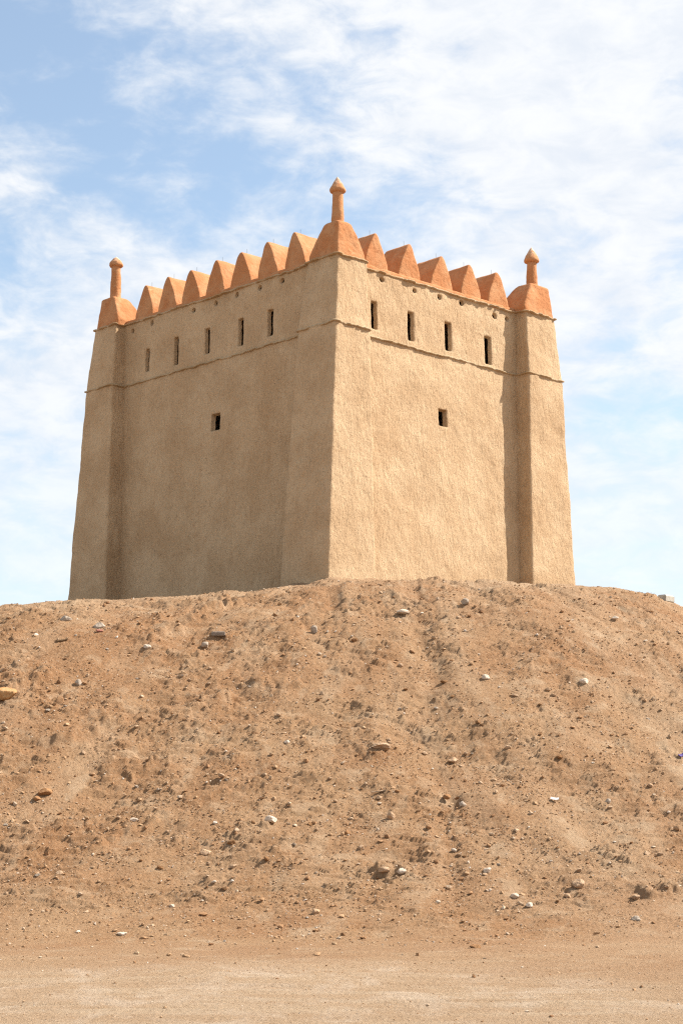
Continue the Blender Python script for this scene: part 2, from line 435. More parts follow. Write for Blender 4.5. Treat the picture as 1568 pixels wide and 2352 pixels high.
def slab(name, X, Y, size, mat, label, cat, rz=0.0, rx=0.0, ry=0.0, lift=0.0, seed=1, bend=0.0):
    size = np.array(size) * 0.74
    """a bevelled, slightly chipped board, brick or scrap"""
    x, y = on_ground(X, Y)
    a, b, c = (s / 2 for s in size)
    nx, ny = 14, 8
    us = np.linspace(-1, 1, nx); vs = np.linspace(-1, 1, ny)
    e = min(0.15, c / max(a, b) * 1.0)
    top = np.array([[(u * a, v * b, c) for v in vs] for u in us]); bot = top * [1, 1, -1]
    for arr in (top, bot):
        rim = np.zeros((nx, ny), bool); rim[0] = rim[-1] = True; rim[:, 0] = rim[:, -1] = True
        arr[rim, 2] *= 0.6
        arr[..., 2] += bend * (arr[..., 0] / a) ** 2 * a
        arr += 0.035 * min(b * 2, a) * np.stack([n3(arr + seed * 3.1, (b, b, b), seed + k) for k in range(3)], -1) * [1, 1, .4]
    V = np.concatenate([top.reshape(-1, 3), bot.reshape(-1, 3)]); N = nx * ny
    Q = list(map(tuple, grid_quads(nx, ny, flip=False))) + [tuple(q + N) for q in grid_quads(nx, ny, flip=True)]
    ring = [i * ny for i in range(nx)] + [(nx - 1) * ny + j for j in range(1, ny)] + [i * ny + ny - 1 for i in range(nx - 2, -1, -1)] + [j for j in range(ny - 2, 0, -1)]
    for k in range(len(ring)):
        p, r = ring[k], ring[(k + 1) % len(ring)]
        Q.append((p, p + N, r + N, r))
    o = link_mesh(name, V, np.array(Q), mat, smooth=False)
    gz = ground_z(x, y)
    o.location = (x, y, gz + c + lift); o.rotation_euler = (rx, ry, rz)
    return thing(o, label, cat)

# ------------------------------------------------------------------ FORT
fort = bpy.data.objects.new('mud_brick_fort', None); col.objects.link(fort)
fort.location = (CORNER[0], CORNER[1], ZB); fort.rotation_euler = (0, 0, TH)
thing(fort, 'square tan mud-plastered fort with orange pointed battlements and corner finials on top of the mound', 'fort')
DZ = np.array([0, 0, ZB])

def part(name, V, Q, mat, parent=None, smooth=True, attrs=None):
    return link_mesh(name, np.asarray(V) - DZ, Q, mat, parent or fort, smooth, attrs)

def shrink(V, Q, at=None):
    used = np.unique(Q); re = np.full(len(V), -1, np.int64); re[used] = np.arange(len(used))
    return V[used], re[Q]

LEFT_SLITS = [(7.583, 14.111, 13.476, .175), (6.331, 14.19, 13.415, .19), (5.055, 14.172, 13.476, .2), (3.709, 14.148, 13.421, .2), (2.585, 14.142, 13.454, .215)]
RIGHT_SLITS = [(1.735, 14.165, 13.449, .215), (3.035, 14.161, 13.398, .225), (4.41, 14.166, 13.403, .25), (5.95, 14.092, 13.325, .265)]
LEFT_HOLES = [(8.266, 14.745), (7.424, 14.800), (5.637, 14.773), (4.741, 14.775), (3.899, 14.815), (2.984, 14.79), (2.139, 14.784)]
RIGHT_HOLES = [(2.04, 14.785), (3.205, 14.75), (4.121, 14.774), (4.98, 14.805), (6.267, 14.715), (6.76, 14.732)]
LEFT_WIN = [(4.62, 11.811, 11.358, .36)]
RIGHT_WIN = [(4.09, 11.802, 11.344, .31)]

def to_uv(side, s, off):
    if side == 'r': return s, off
    if side == 'l': return off, s
    if side == 'br': return s, LL - off         # far side parallel to the right face
    return LR - off, s                          # far side parallel to the left face

def build_wall(side):
    L = LR if side in ('r', 'br') else LL
    seen = side in ('r', 'l')
    holes = []
    if seen:
        for s, z1, z0, w in (RIGHT_SLITS if side == 'r' else LEFT_SLITS): holes.append(('arrow_slit', s, (z0 + z1) / 2, w / 2, (z1 - z0) / 2, 0.10))
        for s, z1, z0, w in (RIGHT_WIN if side == 'r' else LEFT_WIN): holes.append(('small_window', s, (z0 + z1) / 2, w / 2, (z1 - z0) / 2, 0.13))
        for s, z in (RIGHT_HOLES if side == 'r' else LEFT_HOLES): holes.append(('drain_hole', s, z, (.084 if side == 'r' else .074) * (1 + .12 * math.sin(9.1 * s)), (.076 if side == 'r' else .072) * (1 + .12 * math.sin(5.3 * s)), 0.07))
    st = 0.034 if seen else 0.4
    fine = np.array([-0.05, -0.035, -0.024, -0.018, -0.012, -0.006, 0, 0.008, 0.016, 0.024, 0.034, 0.046])
    S = list(np.arange(0.45 if seen else RECESS[1], L - (0.45 if seen else RECESS[1]), st)); Z = list(np.arange(5.2, ZT + .001, st))
    for _, s, z, hw, hh, _d in holes:
        for e in (-1, 1): S += list(s + e * (hw + fine)); Z += list(z + e * (hh + fine))
    def clean(a):
        a = np.sort(np.array(a)); k = [a[0]]
        for x in a[1:]:
            if x - k[-1] > 0.0045: k.append(x)
        return np.array(k)
    S, Z = clean(S), clean(Z)
    s, z = np.meshgrid(S, Z)
    off = np.interp(z, ZS, RECESS_OF[side])
    P0 = np.stack([s, 0 * s + (3 if side == 'r' else 9), z], -1)
    d = 0.026 * n3(P0, (1.5, 1, 1.1), 2) + 0.014 * n3(P0, (0.30, 1, 0.42), 4)
    if seen:
        d = d + 0.008 * n3(P0, (0.10, 1, 0.20), 6) + (0.004 if side == 'r' else 0.0025) * n3(P0, (0.035, 1, 0.07), 7)
    sdmin = np.full(s.shape, 9.0); who = np.full(s.shape, -1)
    wx = 0.010 * n3(P0, (0.12, 1, 0.2), 12); wz = 0.012 * n3(P0, (0.12, 1, 0.12), 13)
    for k, (nm, hs, hz, hw, hh, D) in enumerate(holes):
        if nm == 'drain_hole':
            rr = np.hypot((s - hs + wx) / hw, (z - hz + wz) / hh); sd = (rr - 1) * min(hw, hh)
        else:
            rad = 0.035
            ax = np.abs(s - hs + wx) - hw + rad; az = np.abs(z - hz + wz) - hh + rad
            sd = np.hypot(np.maximum(ax, 0), np.maximum(az, 0)) + np.minimum(np.maximum(ax, az), 0) - rad
        near = sd < sdmin
        sdmin = np.where(near, sd, sdmin); who = np.where(near, k, who)
        d = d + D * np.clip(-sd / 0.018, 0, 1) ** 0.8 * (sd < 0) + 0.014 * np.clip(1 - sd / 0.05, 0, 1) ** 2 * (sd >= 0) + 0.014 * (sd < 0)
    if side == 'l': d = d + 0.20 * sstep(4.5, 1.6, s) * sstep(13.0, 10.0, z)
    core = np.clip(-sdmin / 0.018, 0, 1)
    o = off + d
    u, v = to_uv(side, s, o)
    V = np.stack([u, v, z], -1).reshape(-1, 3)
    n, m = s.shape
    Q = grid_quads(n, m, flip=side in ('l', 'br'))
    fs = sdmin.reshape(-1)[Q].mean(1); fw = who.reshape(-1)[Q[:, 0]]
    inside = fs < -0.001
    opening = core.reshape(-1)[Q].min(1) > 0.999      # the holes go right through to the dark room inside
    w = part('curtain_wall', *shrink(V, Q[~inside]), M_WALL)
    for k, (nm, *_r) in enumerate(holes):
        q = Q[inside & (fw == k) & ~opening]
        if len(q): part(nm, *shrink(V, q), M_WALL, w)
    if not seen: return w
    # thin projecting slab courses
    for nm, z0, mat, pr in (('slab_course', ZM, M_LEDGE, 0.036), ('coping_course', ZT, M_COPE, 0.060)):
        ss = np.arange(0.6, L - 0.6, 0.02)
        zz = z0 + 0.035 * n2(ss / 1.4, ss * 0 + z0, 61) + 0.012 * n2(ss / .3, ss * 0 + z0, 62)
        oo = np.interp(z0, ZS, RECESS_OF[side]) - 0.020 + 0 * ss
        course(nm, ss, zz, lambda e: to_uv(side, ss, oo - e), mat, pr, w, flip=side == 'l', seed=int(z0 * 10) + (side == 'l'))
    return w

def slab_steps(n, seed, step=0.02):
    rng = np.random.default_rng(seed); out = np.zeros(n); dz = np.zeros(n); i = 0
    while i < n:
        k = int(rng.uniform(0.05, 0.24) / step); out[i:i + k] = rng.uniform(0.30, 1.25) if rng.random() > 0.15 else rng.uniform(.05, .3)
        dz[i:i + k] = rng.normal(0, 0.007); i += k
    ker = np.array([.2, .6, .2])
    return np.convolve(np.pad(out, 1, 'edge'), ker, 'valid'), np.convolve(np.pad(dz, 1, 'edge'), ker, 'valid')

def course(name, ss, zz, at, mat, pr, parent, flip=False, seed=0, closed=False):
    st, dz = slab_steps(len(ss), seed)
    p = pr * st
    prof = [(-0.06, 0.035), (0.25, 0.026), (0.8, 0.017), (1.0, 0.004), (0.95, -0.012), (0.3, -0.022), (-0.06, -0.034)]
    rows = []
    for e, h in prof:
        u, v = at(p * e if e > 0 else e + 0 * p)
        hh = h * (1.0 + 0.35 * n2(ss / .07, ss * 0 + h * 50, seed + 3)) + dz
        rows.append(np.stack([u, v, zz + hh], -1))
    A = np.array(rows)
    Q = grid_quads(len(prof), len(ss), wrap_j=closed, flip=not flip)
    return part(name, A.reshape(-1, 3), Q, mat, parent, smooth=True)

# corner piers: loop of a rounded square swept upward
def square_loop(box, rad, n_side, n_arc=5):
    x0, x1, y0, y1 = box
    pts, nor = [], []
    cs = [(x1 - rad, y0 + rad, -90), (x1 - rad, y1 - rad, 0), (x0 + rad, y1 - rad, 90), (x0 + rad, y0 + rad, 180)]
    for i, (x, y, a0) in enumerate(cs):
        for k in range(n_arc + 1):
            a = math.radians(a0 + 90 * k / n_arc); nor.append((math.cos(a), math.sin(a))); pts.append((x + rad * math.cos(a), y + rad * math.sin(a)))
        x2, y2, _ = cs[(i + 1) % 4]; a = math.radians(a0 + 90); n = (math.cos(a), math.sin(a))
        p, q = np.array([x + rad * n[0], y + rad * n[1]]), np.array([x2 + rad * n[0], y2 + rad * n[1]])
        for k in range(1, n_side):
            pts.append(tuple(p + (q - p) * k / n_side)); nor.append(n)
    return np.array(pts), np.array(nor)

def pier_box(corner, z, grow=0.0):
    T = np.array(PIERS[corner]); b = np.array([np.interp(z, ZS, T[:, k]) for k in range(4)])
    return b + grow * np.array([-1, 1, -1, 1])

def pier_frame(corner):
    su, sv, ou, ov = {'near': (1, 1, 0, 0), 'left': (1, -1, 0, LL), 'right': (-1, 1, LR, 0)}[corner]
    return lambda p: (ou + su * p[..., 0], ov + sv * p[..., 1]), (su * sv < 0)

def lathe(prof, seg=40):
    a = np.linspace(0, 2 * math.pi, seg, endpoint=False)
    r = np.array([p[0] for p in prof])[:, None]; z = np.array([p[1] for p in prof])[:, None]
    return np.stack([r * np.cos(a), r * np.sin(a), z + 0 * a], -1)

def build_pier(corner, seed, fin):
    fr, flip = pier_frame(corner)
    zs = np.concatenate([np.arange(5.2, ZT, 0.034), [ZT]])
    P, N = [], []
    for z in zs:
        p, n = square_loop(pier_box(corner, z), 0.07, 44, 5); P.append(p); N.append(n)
    P, N = np.array(P), np.array(N)
    Z = np.broadcast_to(zs[:, None], P.shape[:2])
    u, v = fr(P); nu, nv = fr(N); o = fr(np.zeros(2)); nu, nv = nu - o[0], nv - o[1]
    G = np.stack([u + seed * 7, v, Z], -1)
    d = 0.026 * n3(G, (0.9, .9, 1.2), 71) + 0.013 * n3(G, (0.28, .28, 0.4), 72) + 0.008 * n3(G, (0.10, .10, 0.20), 73) + 0.004 * n3(G, (0.035, .035, 0.07), 74)
    V = np.stack([u + nu * d, v + nv * d, Z], -1)
    t = part('corner_pier', V.reshape(-1, 3), grid_quads(len(zs), P.shape[1], True, flip), M_WALL)
    # slab courses round the pier
    for nm, z0, mat, pr in (('slab_course', ZM, M_LEDGE, 0.042), ('coping_course', ZT, M_COPE, 0.068)):
        p, n = square_loop(pier_box(corner, z0, .016), 0.07, 56, 5); pu, pv = fr(p); qu, qv = fr(n); qu, qv = qu - o[0], qv - o[1]
        ss = np.arange(len(p)) * 0.02
        zz = z0 + 0.022 * n2(pu / .8 + seed, pv / .8, 63) + 0.010 * n2(pu / .25 + seed, pv / .25, 64)
        course(nm, ss, zz, lambda e: (pu + qu * e, pv + qv * e), mat, pr, t, flip=flip, seed=seed * 5 + int(z0), closed=True)
    # orange cap: two outer faces upright, two inner sides leaning in
    hz = np.concatenate([np.linspace(ZT - .01, 15.80, 40), [15.82, 15.835, 15.845, 15.85]])
    H = (hz - ZT) / (15.83 - ZT)
    P, N = [], []
    for h, z in zip(H, hz):
        bb, bt = np.array(CAP_BASE[corner]), np.array(CAP_TOP[corner]); g = np.clip((h - 0.16) / 0.84, 0, 1.0) ** 1.25
        box = bb + (bt - bb) * np.array([h, g, h, g])
        if z > 15.81:
            k = (z - 15.80) / 0.05; box = box + 0.03 * k ** 2 * np.array([1, -1, 1, -1])
        p, n = square_loop(box, 0.05, 22, 5); P.append(p); N.append(n)
    ctr = P[-1].mean(0)
    for k in (0.8, 0.55, 0.3, 0.02):
        P.append(ctr + (P[len(hz) - 1] - ctr) * k); N.append(N[-1] * 0)
    hz = np.concatenate([hz, [15.855, 15.858, 15.86, 15.862]])
    P, N = np.array(P), np.array(N)
    Z = np.broadcast_to(hz[:, None], P.shape[:2])
    u, v = fr(P); nu, nv = fr(N); nu, nv = nu - o[0], nv - o[1]
    G = np.stack([u + seed * 7, v, Z], -1)
    d = 0.025 * n3(G, (0.5, .5, .5), 75) + 0.010 * n3(G, (0.15, .15, .15), 76)
    V = np.stack([u + nu * d, v + nv * d, Z + 0.014 * n3(G, (.3, .3, .3), 77)], -1)
    part('pier_cap', V.reshape(-1, 3), grid_quads(len(hz), P.shape[1], True, flip), M_ORANGE, t)
    # finial
    cu, cv = fr(ctr); sh, ch, cr, blunt = fin
    z0 = 15.80
    prof = [(0.190, 0), (0.172, .03), (0.158, .09)] + [(0.158 - 0.034 * k / 14, .09 + (sh - .09) * k / 14) for k in range(1, 15)]
    A = lathe(prof); A[..., 2] += z0
    G = A + seed * 3; rn = np.stack([np.cos(np.arctan2(A[..., 1], A[..., 0])), np.sin(np.arctan2(A[..., 1], A[..., 0])), 0 * A[..., 0]], -1)
    A = A + rn * (0.013 * n3(G, (.2, .2, .25), 81) + 0.007 * n3(G, (.07, .07, .1), 82))[..., None]
    lean = np.array([0.010 * (seed - 2), 0.008, 0])
    A = A + lean * (A[..., 2:3] - z0) + np.array([cu, cv, 0])
    part('finial_shaft', A.reshape(-1, 3), grid_quads(len(prof), 40, True), M_ORANGE, t)
    zc = z0 + sh - 0.03
    prof = [(0.10, .005), (0.125, 0.0), (cr * 0.93, 0.02), (cr, 0.055), (cr * 0.99, .085)]
    for k in range(1, 15):
        q = k / 14; prof.append((cr * 0.97 * (1 - q ** blunt) * (1 - .12 * math.sin(q * math.pi)) + 0.004, .085 + (ch - .085) * q))
    A = lathe(prof); A[..., 2] += zc; G = A + seed * 3
    rn = np.stack([np.cos(np.arctan2(A[..., 1], A[..., 0])), np.sin(np.arctan2(A[..., 1], A[..., 0])), 0 * A[..., 0]], -1)
    d = (0.016 * n3(G, (.14, .14, .1), 83) + 0.010 * n3(G, (.05, .05, .05), 84)) * np.clip(A[..., 0:1] ** 2 + A[..., 1:2] ** 2, 0, .01)[..., 0] / .01
    crown = sstep(.3 * ch, ch, A[..., 2] - zc)
    A = A + rn * d[..., None] + lean * (A[..., 2:3] - z0) + np.array([cu, cv, 0])
    part('finial_cap', A.reshape(-1, 3), grid_quads(len(prof), 40, True), M_ORANGE, t, attrs={'crown': crown.ravel()})
    return t

def build_battlement(side, centres, hw, wall):
    L = LR if side == 'r' else LL; sd = 1 if side == 'r' else 2
    v0 = RECESS_OF[side][3] + 0.005
    flip = side == 'l'
    # low kerb under the merlons and the walk behind it
    ss = np.arange(0.8, L - 0.8, 0.03)
    prof = [(0.0, ZT - .03), (0.0, ZT + .03), (0.0, ZT + .08), (0.012, ZT + .115), (0.05, ZT + .13), (0.2, ZT + .132), (0.4, ZT + .13), (0.6, ZT + .13), (0.84, ZT + .13), (0.86, ZT + .1), (0.86, 14.3)]
    rows = []
    for e, h in prof:
        G = np.stack([ss, 0 * ss + e * 3, 0 * ss + h], -1)
        u, v = to_uv(side, ss, v0 + e + 0.014 * n3(G, (.4, .4, .4), 90 + sd) + 0.006 * n3(G, (.1, .1, .1), 92)); rows.append(np.stack([u, v, h + 0.012 * n3(G, (.3, .3, .3), 93)], -1))
    part('parapet', np.array(rows).reshape(-1, 3), grid_quads(len(prof), len(ss), flip=flip), M_ORANGE, wall)
    for i, c in enumerate(centres):
        rng = np.random.default_rng(100 * sd + i)
        ht = 15.955 + rng.uniform(-.03, .03); b = hw * rng.uniform(0.95, 1.05); z0 = ZT + .03; ap = rng.uniform(-.045, .045)
        q = np.linspace(0, 1, 26)
        zq = z0 + (ht - z0) * q
        t2 = np.clip((q - 0.10) / 0.90, 0, 1); wq = b * (1 - t2 ** 1.28) + 0.048 * t2
        wq[-4:] *= [0.99, 0.95, 0.80, 0.45]; zq[-3] -= .004; zq[-2] -= .010; zq[-1] -= .016
        right = np.stack([wq + ap * q, zq], -1); left = np.stack([-wq + ap * q, zq], -1)
        loop = np.concatenate([right, left[::-1]]); ctr = np.array([ap * .3, z0 + 0.36 * (ht - z0)])
        D = 0.86
        seq = [(0.001, 0.0), (0.25, 0.0), (0.5, 0.0), (0.75, 0.0), (0.92, 0.001), (0.975, 0.008), (0.993, 0.022), (1.0, 0.045)] + [(1.0, x) for x in np.linspace(.08, D - .05, 20)] + [(0.985, D - .015), (0.95, D), (0.5, D), (0.001, D)]
        A = np.array([np.concatenate([ctr + (loop - ctr) * k, np.full((len(loop), 1), x)], 1) for k, x in seq])
        s, z, e = A[..., 0] + c, A[..., 1], A[..., 2] + v0 + 0.012
        G = np.stack([s + sd * 31, e, z], -1)
        nx = n3(G, (.45, .45, .45), 94); fine = n3(G, (.12, .12, .12), 95)
        s = s + 0.020 * nx + 0.005 * fine; z = z + 0.018 * n3(G, (.4, .4, .4), 96) * sstep(ZT, ZT + .4, z); e = e + 0.016 * n3(G, (.35, .35, .3), 97) + 0.005 * fine
        u, v = to_uv(side, s, e)
        mo = part('merlon', np.stack([u, v, z], -1).reshape(-1, 3), grid_quads(len(seq), len(loop), True, flip), M_ORANGE)
        # thin iron pin on the ridge
        pr = lathe([(0.0035, ht - .05), (0.0035, ht + .10), (0.003, ht + .11), (0.0005, ht + .111)], 6)
        pu, pv = to_uv(side, c + ap, v0 + 0.24)
        part('iron_pin', (pr + np.array([pu, pv, 0])).reshape(-1, 3), grid_quads(4, 6, True), M_IRON, mo)

wall_r = build_wall('r'); wall_l = build_wall('l'); build_wall('br'); build_wall('bl')
build_pier('near', 1, (0.87, 0.42, 0.200, 1.35))
build_pier('left', 2, (1.02, 0.31, 0.195, 1.9))
build_pier('right', 3, (0.77, 0.45, 0.210, 1.45))
build_battlement('r', [1.87, 3.05, 4.24, 5.37, 6.46], 0.405, wall_r)
build_battlement('l', [7.80, 6.79, 5.79, 4.80, 3.77, 2.73, 1.70], 0.385, wall_l)
# flat roof inside the parapets
rs = np.linspace(0.48, LR - 0.2, 30); rv = np.linspace(0.52, LL - 0.2, 30)
ru, rw = np.meshgrid(rs, rv); part('roof', np.stack([ru, rw, 14.55 + 0.03 * n2(ru / 2, rw / 2, 5)], -1).reshape(-1, 3), grid_quads(30, 30), M_WALL)

# ------------------------------------------------------------------ ground, stones
for (X0, Y0), (X1, Y1), hh in (((600, 1458), (705, 1449), .10), ((5, 1592), (150, 1545), .16), ((430, 1425), (560, 1375), .14), ((330, 1478), (425, 1440), .10),
                               ((1470, 2066), (1600, 2060), .10), ((640, 1585), (700, 1575), .07), ((1180, 1560), (1300, 1500), .09), ((1000, 1420), (880, 1360), .10), ((440, 1640), (560, 1600), .12),
                               ((120, 1720), (300, 1660), .12), ((180, 1960), (380, 1890), .10), ((1370, 1960), (1450, 1990), .10), ((830, 1745), (930, 1735), .10), ((850, 2010), (960, 2012), .10), ((300, 1800), (360, 1760), .12)):
    SCARPS.append((*on_ground(X0, Y0), *on_ground(X1, Y1), hh))
hx, hy = on_ground(1040, 1838); HOLLOWS.append((hx, hy, 0.13, 0.16))
build_terrain()

def build_gravel():
    """pebbles: tiny ones are 8-faced chips, larger ones 20-faced"""
    OV = np.array([(1, 0, 0), (0, 1, 0), (-1, 0, 0), (0, -1, 0), (0, 0, 1), (0, 0, -1)], float)
    OF = np.array([(0, 1, 4), (1, 2, 4), (2, 3, 4), (3, 0, 4), (1, 0, 5), (2, 1, 5), (3, 2, 5), (0, 3, 5)], np.int32)
    Vs, Qs, Ts = [], [], []; base = 0
    for n, (BV, BF), lo, sc, hi, al in ((330000, (OV, OF), .014, .010, .034, 3.0), (46000, ICO[0], .030, .014, .11, 2.2)):
        y = 12.6 * np.exp(RNG.random(n) ** 0.60 * math.log(42.0 / 12.6)); x = y * RNG.uniform(-0.25, 0.25, n)
        z, dust, cl, road, amp, r = terrain(x, y)
        bunch = sstep(-.25, .55, fbm2(x / .7, y / .7, 4, 111, .65) + .15 * sstep(11, 18, r))
        keep = RNG.random(n) < np.clip((0.10 + 0.95 * amp - 0.5 * dust) * (.35 + .65 * bunch), 0.02, 1) * (1 - .6 * sstep(R1 - 4.0, R1 + .6, r)) + road * .05
        x, y, z, road = x[keep], y[keep], z[keep], road[keep]; n = len(x)
        sz = np.clip(lo + sc * RNG.pareto(al, n), lo, hi) * (1 - .55 * road)
        k = len(BV)
        shapes = np.array([BV * (1 + np.random.default_rng(s).uniform(-.35, .25, (k, 1))) * np.random.default_rng(s + 50).uniform(.6, 1.1, (1, 3)) * [1, 1, .75] for s in range(12)])
        S = shapes[RNG.integers(0, 12, n)] * (sz * .5)[:, None, None]
        an = RNG.uniform(0, 6.28, n); c, s_ = np.cos(an)[:, None], np.sin(an)[:, None]
        tl = RNG.uniform(-.6, .6, n)[:, None]
        X, Z = S[..., 0] * np.cos(tl) - S[..., 2] * np.sin(tl), S[..., 0] * np.sin(tl) + S[..., 2] * np.cos(tl)
        X, Y = X * c - S[..., 1] * s_, X * s_ + S[..., 1] * c
        Vs.append(np.stack([X + x[:, None], Y + y[:, None], Z + (z + sz * 0.14)[:, None]], -1).reshape(-1, 3))
        Qs.append((BF[None] + k * np.arange(n)[:, None, None]).reshape(-1, 3) + base); base += k * n
        tint = np.clip(0.44 + 0.22 * RNG.normal(size=n) + 0.30 * (RNG.random(n) < .10), 0, 1)
        Ts.append(np.repeat(tint, k))
    setting(link_mesh('loose_gravel', np.concatenate(Vs), np.concatenate(Qs), M_GRAVEL, smooth=False, attrs={'tint': np.concatenate(Ts)}), 'stuff')
build_gravel()

# stones and scraps one can point at
rock('rock', 622, 1890, (.28, .24, .20), M_PALE, 'large whitish rock on the lower middle of the slope, the biggest pale one', seed=3, rz=.4, sub=4, sink=.22)
rock('rock', 724, 2099, (.19, .17, .15), M_TAN, 'rounded tan rock resting on smooth sand at the foot of the mound', seed=5, rz=1.1, tilt=.3)
rock('rock', 1090, 2178, (.20, .14, .11), M_BROWN, 'reddish brown rock lying on the bare sand at the mound foot', seed=9, rz=-.2)
rock('rock', 281, 2148, (.21, .15, .07), M_PALE, 'flat white stone on the sand below the left part of the mound', seed=12, rz=.1)
rock('rock', 1215, 2087, (.17, .14, .11), M_PALE, 'bright white stone low on the right side of the slope', seed=15, rz=.9)
rock('rock', 473, 1961, (.26, .22, .18), M_TAN, 'knobbly tan brown rock on the lower left slope', seed=18, rz=.3)
rock('rock', 103, 1826, (.36, .30, .22), M_BROWN, 'reddish brown boulder on the left slope, below the orange block', seed=21, rz=.5, sub=4)
rock('rock', 86, 1838, (.20, .18, .12), M_BROWN, "smaller reddish brown lump leaning against the reddish boulder on the left slope", seed=22, rz=1.5)
rock('rock', 12, 1604, (.60, .50, .46), M_ORST, 'orange block of rock at the left edge of the photo', seed=24, rz=-.35, sub=4, rough=.06)
rock('rock', 876, 1716, (.62, .45, .20), M_TAN, 'broad pale crusty lump half buried in the middle of the slope', seed=27, rz=.2, sink=.42, sub=4, rough=.2)
rock('rock', 897, 1881, (.18, .15, .24), M_TAN, 'upright pointed tan stone right of the large whitish rock', seed=30, rz=.4, tilt=.25)
rock('rock', 1062, 1852, (.22, .17, .15), M_GREY, 'grey white stone beside a small dark hollow', seed=33, rz=.9)
rock('rock', 1026, 1832, (.20, .14, .13), M_BROWN, 'brown stone overhanging the small dark hollow', seed=34, rz=.2)
rock('rock', 922, 2004, (.22, .17, .14), M_PALE, 'pale grey stone with a flat top among rubble below the pointed stone', seed=36, rz=.2)
rock('rock', 1118, 2004, (.22, .17, .13), M_PALE, 'pale wedge shaped stone with dark shadow on the lower right slope', seed=39, rz=-.4)
rock('rock', 1328, 2036, (.26, .20, .22), M_TAN, 'large rounded tan rock standing on the lower right slope', seed=42, rz=.3, sub=4)
rock('rock', 1302, 2062, (.17, .15, .12), M_TAN, 'tan stone just below and left of the large rounded rock', seed=43, rz=1.2)
rock('rock', 1181, 2060, (.18, .15, .13), M_PALE, 'pale round stone between two brown ledges, above the bright white stone', seed=45)
rock('rock', 828, 1951, (.19, .16, .14), M_TAN, 'round tan stone by itself on the lower middle slope', seed=48, rz=2)
rock('rock', 881, 2000, (.30, .18, .13), M_TAN, 'flat tan slab of stone left of the pale flat topped stone', seed=51, rz=-.2)
rock('rock', 797, 1918, (.14, .12, .16), M_BROWN, 'small pointed brown stone between the whitish rock and the round tan stone', seed=54)
rock('rock', 925, 1408, (.38, .30, .16), M_PALE, 'pale smooth stone near the crest under the right wall', seed=57, rz=.4)
rock('rock', 1068, 1386, (.26, .22, .2), M_GREY, 'grey stone on the crest slope below the small right window', seed=60)
rock('rock', 722, 1452, (.22, .18, .24), M_GREY, 'upright grey stone below the near corner of the fort', seed=63, rz=.3, sink=.2)
rock('rock', 472, 1487, (.24, .2, .2), M_GREY, 'dark grey rubble stone just below the dark brick', seed=66)
rock('rock', 339, 1488, (.22, .2, .16), M_PALE, 'whitish stone at the end of a soil ledge on the upper left slope', seed=69)
rock('rock', 151, 1424, (.4, .3, .24), M_GREY, 'grey lump highest on the far left of the mound', seed=72, sink=.4)
rock('rock', 228, 1440, (.36, .3, .24), M_GREY, 'grey lump below the left corner pier of the fort', seed=75, sink=.4)
rock('rock', 181, 1573, (.2, .18, .2), M_GREY, 'dark grey stone standing on the left slope above the orange block', seed=78)
rock('rock', 310, 1884, (.22, .14, .1), M_PALE, 'flat pale stone on the lower left slope above the knobbly rock', seed=81, rz=.5)
rock('rock', 658, 1706, (.16, .14, .12), M_PALE, 'small whitish stone left of the broad crusty lump', seed=84)
rock('rock', 1041, 1749, (.3, .22, .18), M_TAN, 'tan stone right of the broad crusty lump', seed=87, rz=.3)
rock('rock', 1341, 1567, (.28, .22, .18), M_PALE, 'pale stone in a cluster high on the right slope', seed=90)
rock('rock', 1116, 1560, (.24, .2, .18), M_PALE, 'pale stone in the upper middle of the slope under the right window', seed=93)
rock('rock', 1412, 1422, (.2, .16, .12), M_PALE, 'bright white stone near the crest at the far right', seed=96)
rock('rock', 1165, 1718, (.18, .16, .14), M_TAN, 'round brown stone in the centre right of the slope', seed=99)
rock('rock', 1460, 2115, (.2, .17, .15), M_GREY, 'grey brown stone at the mound foot near the right edge', seed=102)
rock('rock', 1395, 1842, (.17, .15, .14), M_GREY, 'grey round stone right of the white paper scrap', seed=105)
slab('brick', 502, 1465, (.36, .15, .13), M_BRICK, 'dark grey brick lying on the upper slope under the left wall', 'brick', rz=-.06, lift=-.02, seed=2)
slab('wood_plank', 143, 1472, (.30, .09, .045), M_DARKWOOD, 'dark brown wood offcut on the upper left slope', 'plank', rz=.35, ry=-.2, seed=4)
slab('wood_plank', 870, 1823, (.36, .055, .025), M_WOOD, 'thin pale wood stick lying in the middle of the slope', 'plank', rz=.2, ry=-.10, lift=.01, seed=6)
slab('paper_scrap', 1273, 1843, (.18, .11, .012), M_PAPER, 'white paper scrap lying on the right slope', 'litter', rz=-.15, rx=.35, ry=.08, lift=.04, seed=8, bend=.12)
slab('plastic_scrap', 1564, 1740, (.13, .10, .03), M_PURPLE, 'violet plastic scrap at the right edge of the photo', 'litter', rz=.3, rx=.5, ry=-.3, lift=.03, seed=10, bend=.3)
slab('tile_shard', 229, 1451, (.17, .13, .05), M_TILE, 'dull red tile shard on the upper left slope', 'tile', rz=.4, rx=.4, seed=12)
slab('concrete_block', 1527, 1376, (.46, .36, .26), M_CONC, 'grey concrete block on the skyline at the right edge of the mound', 'block', rz=.8, lift=-.09, seed=14)

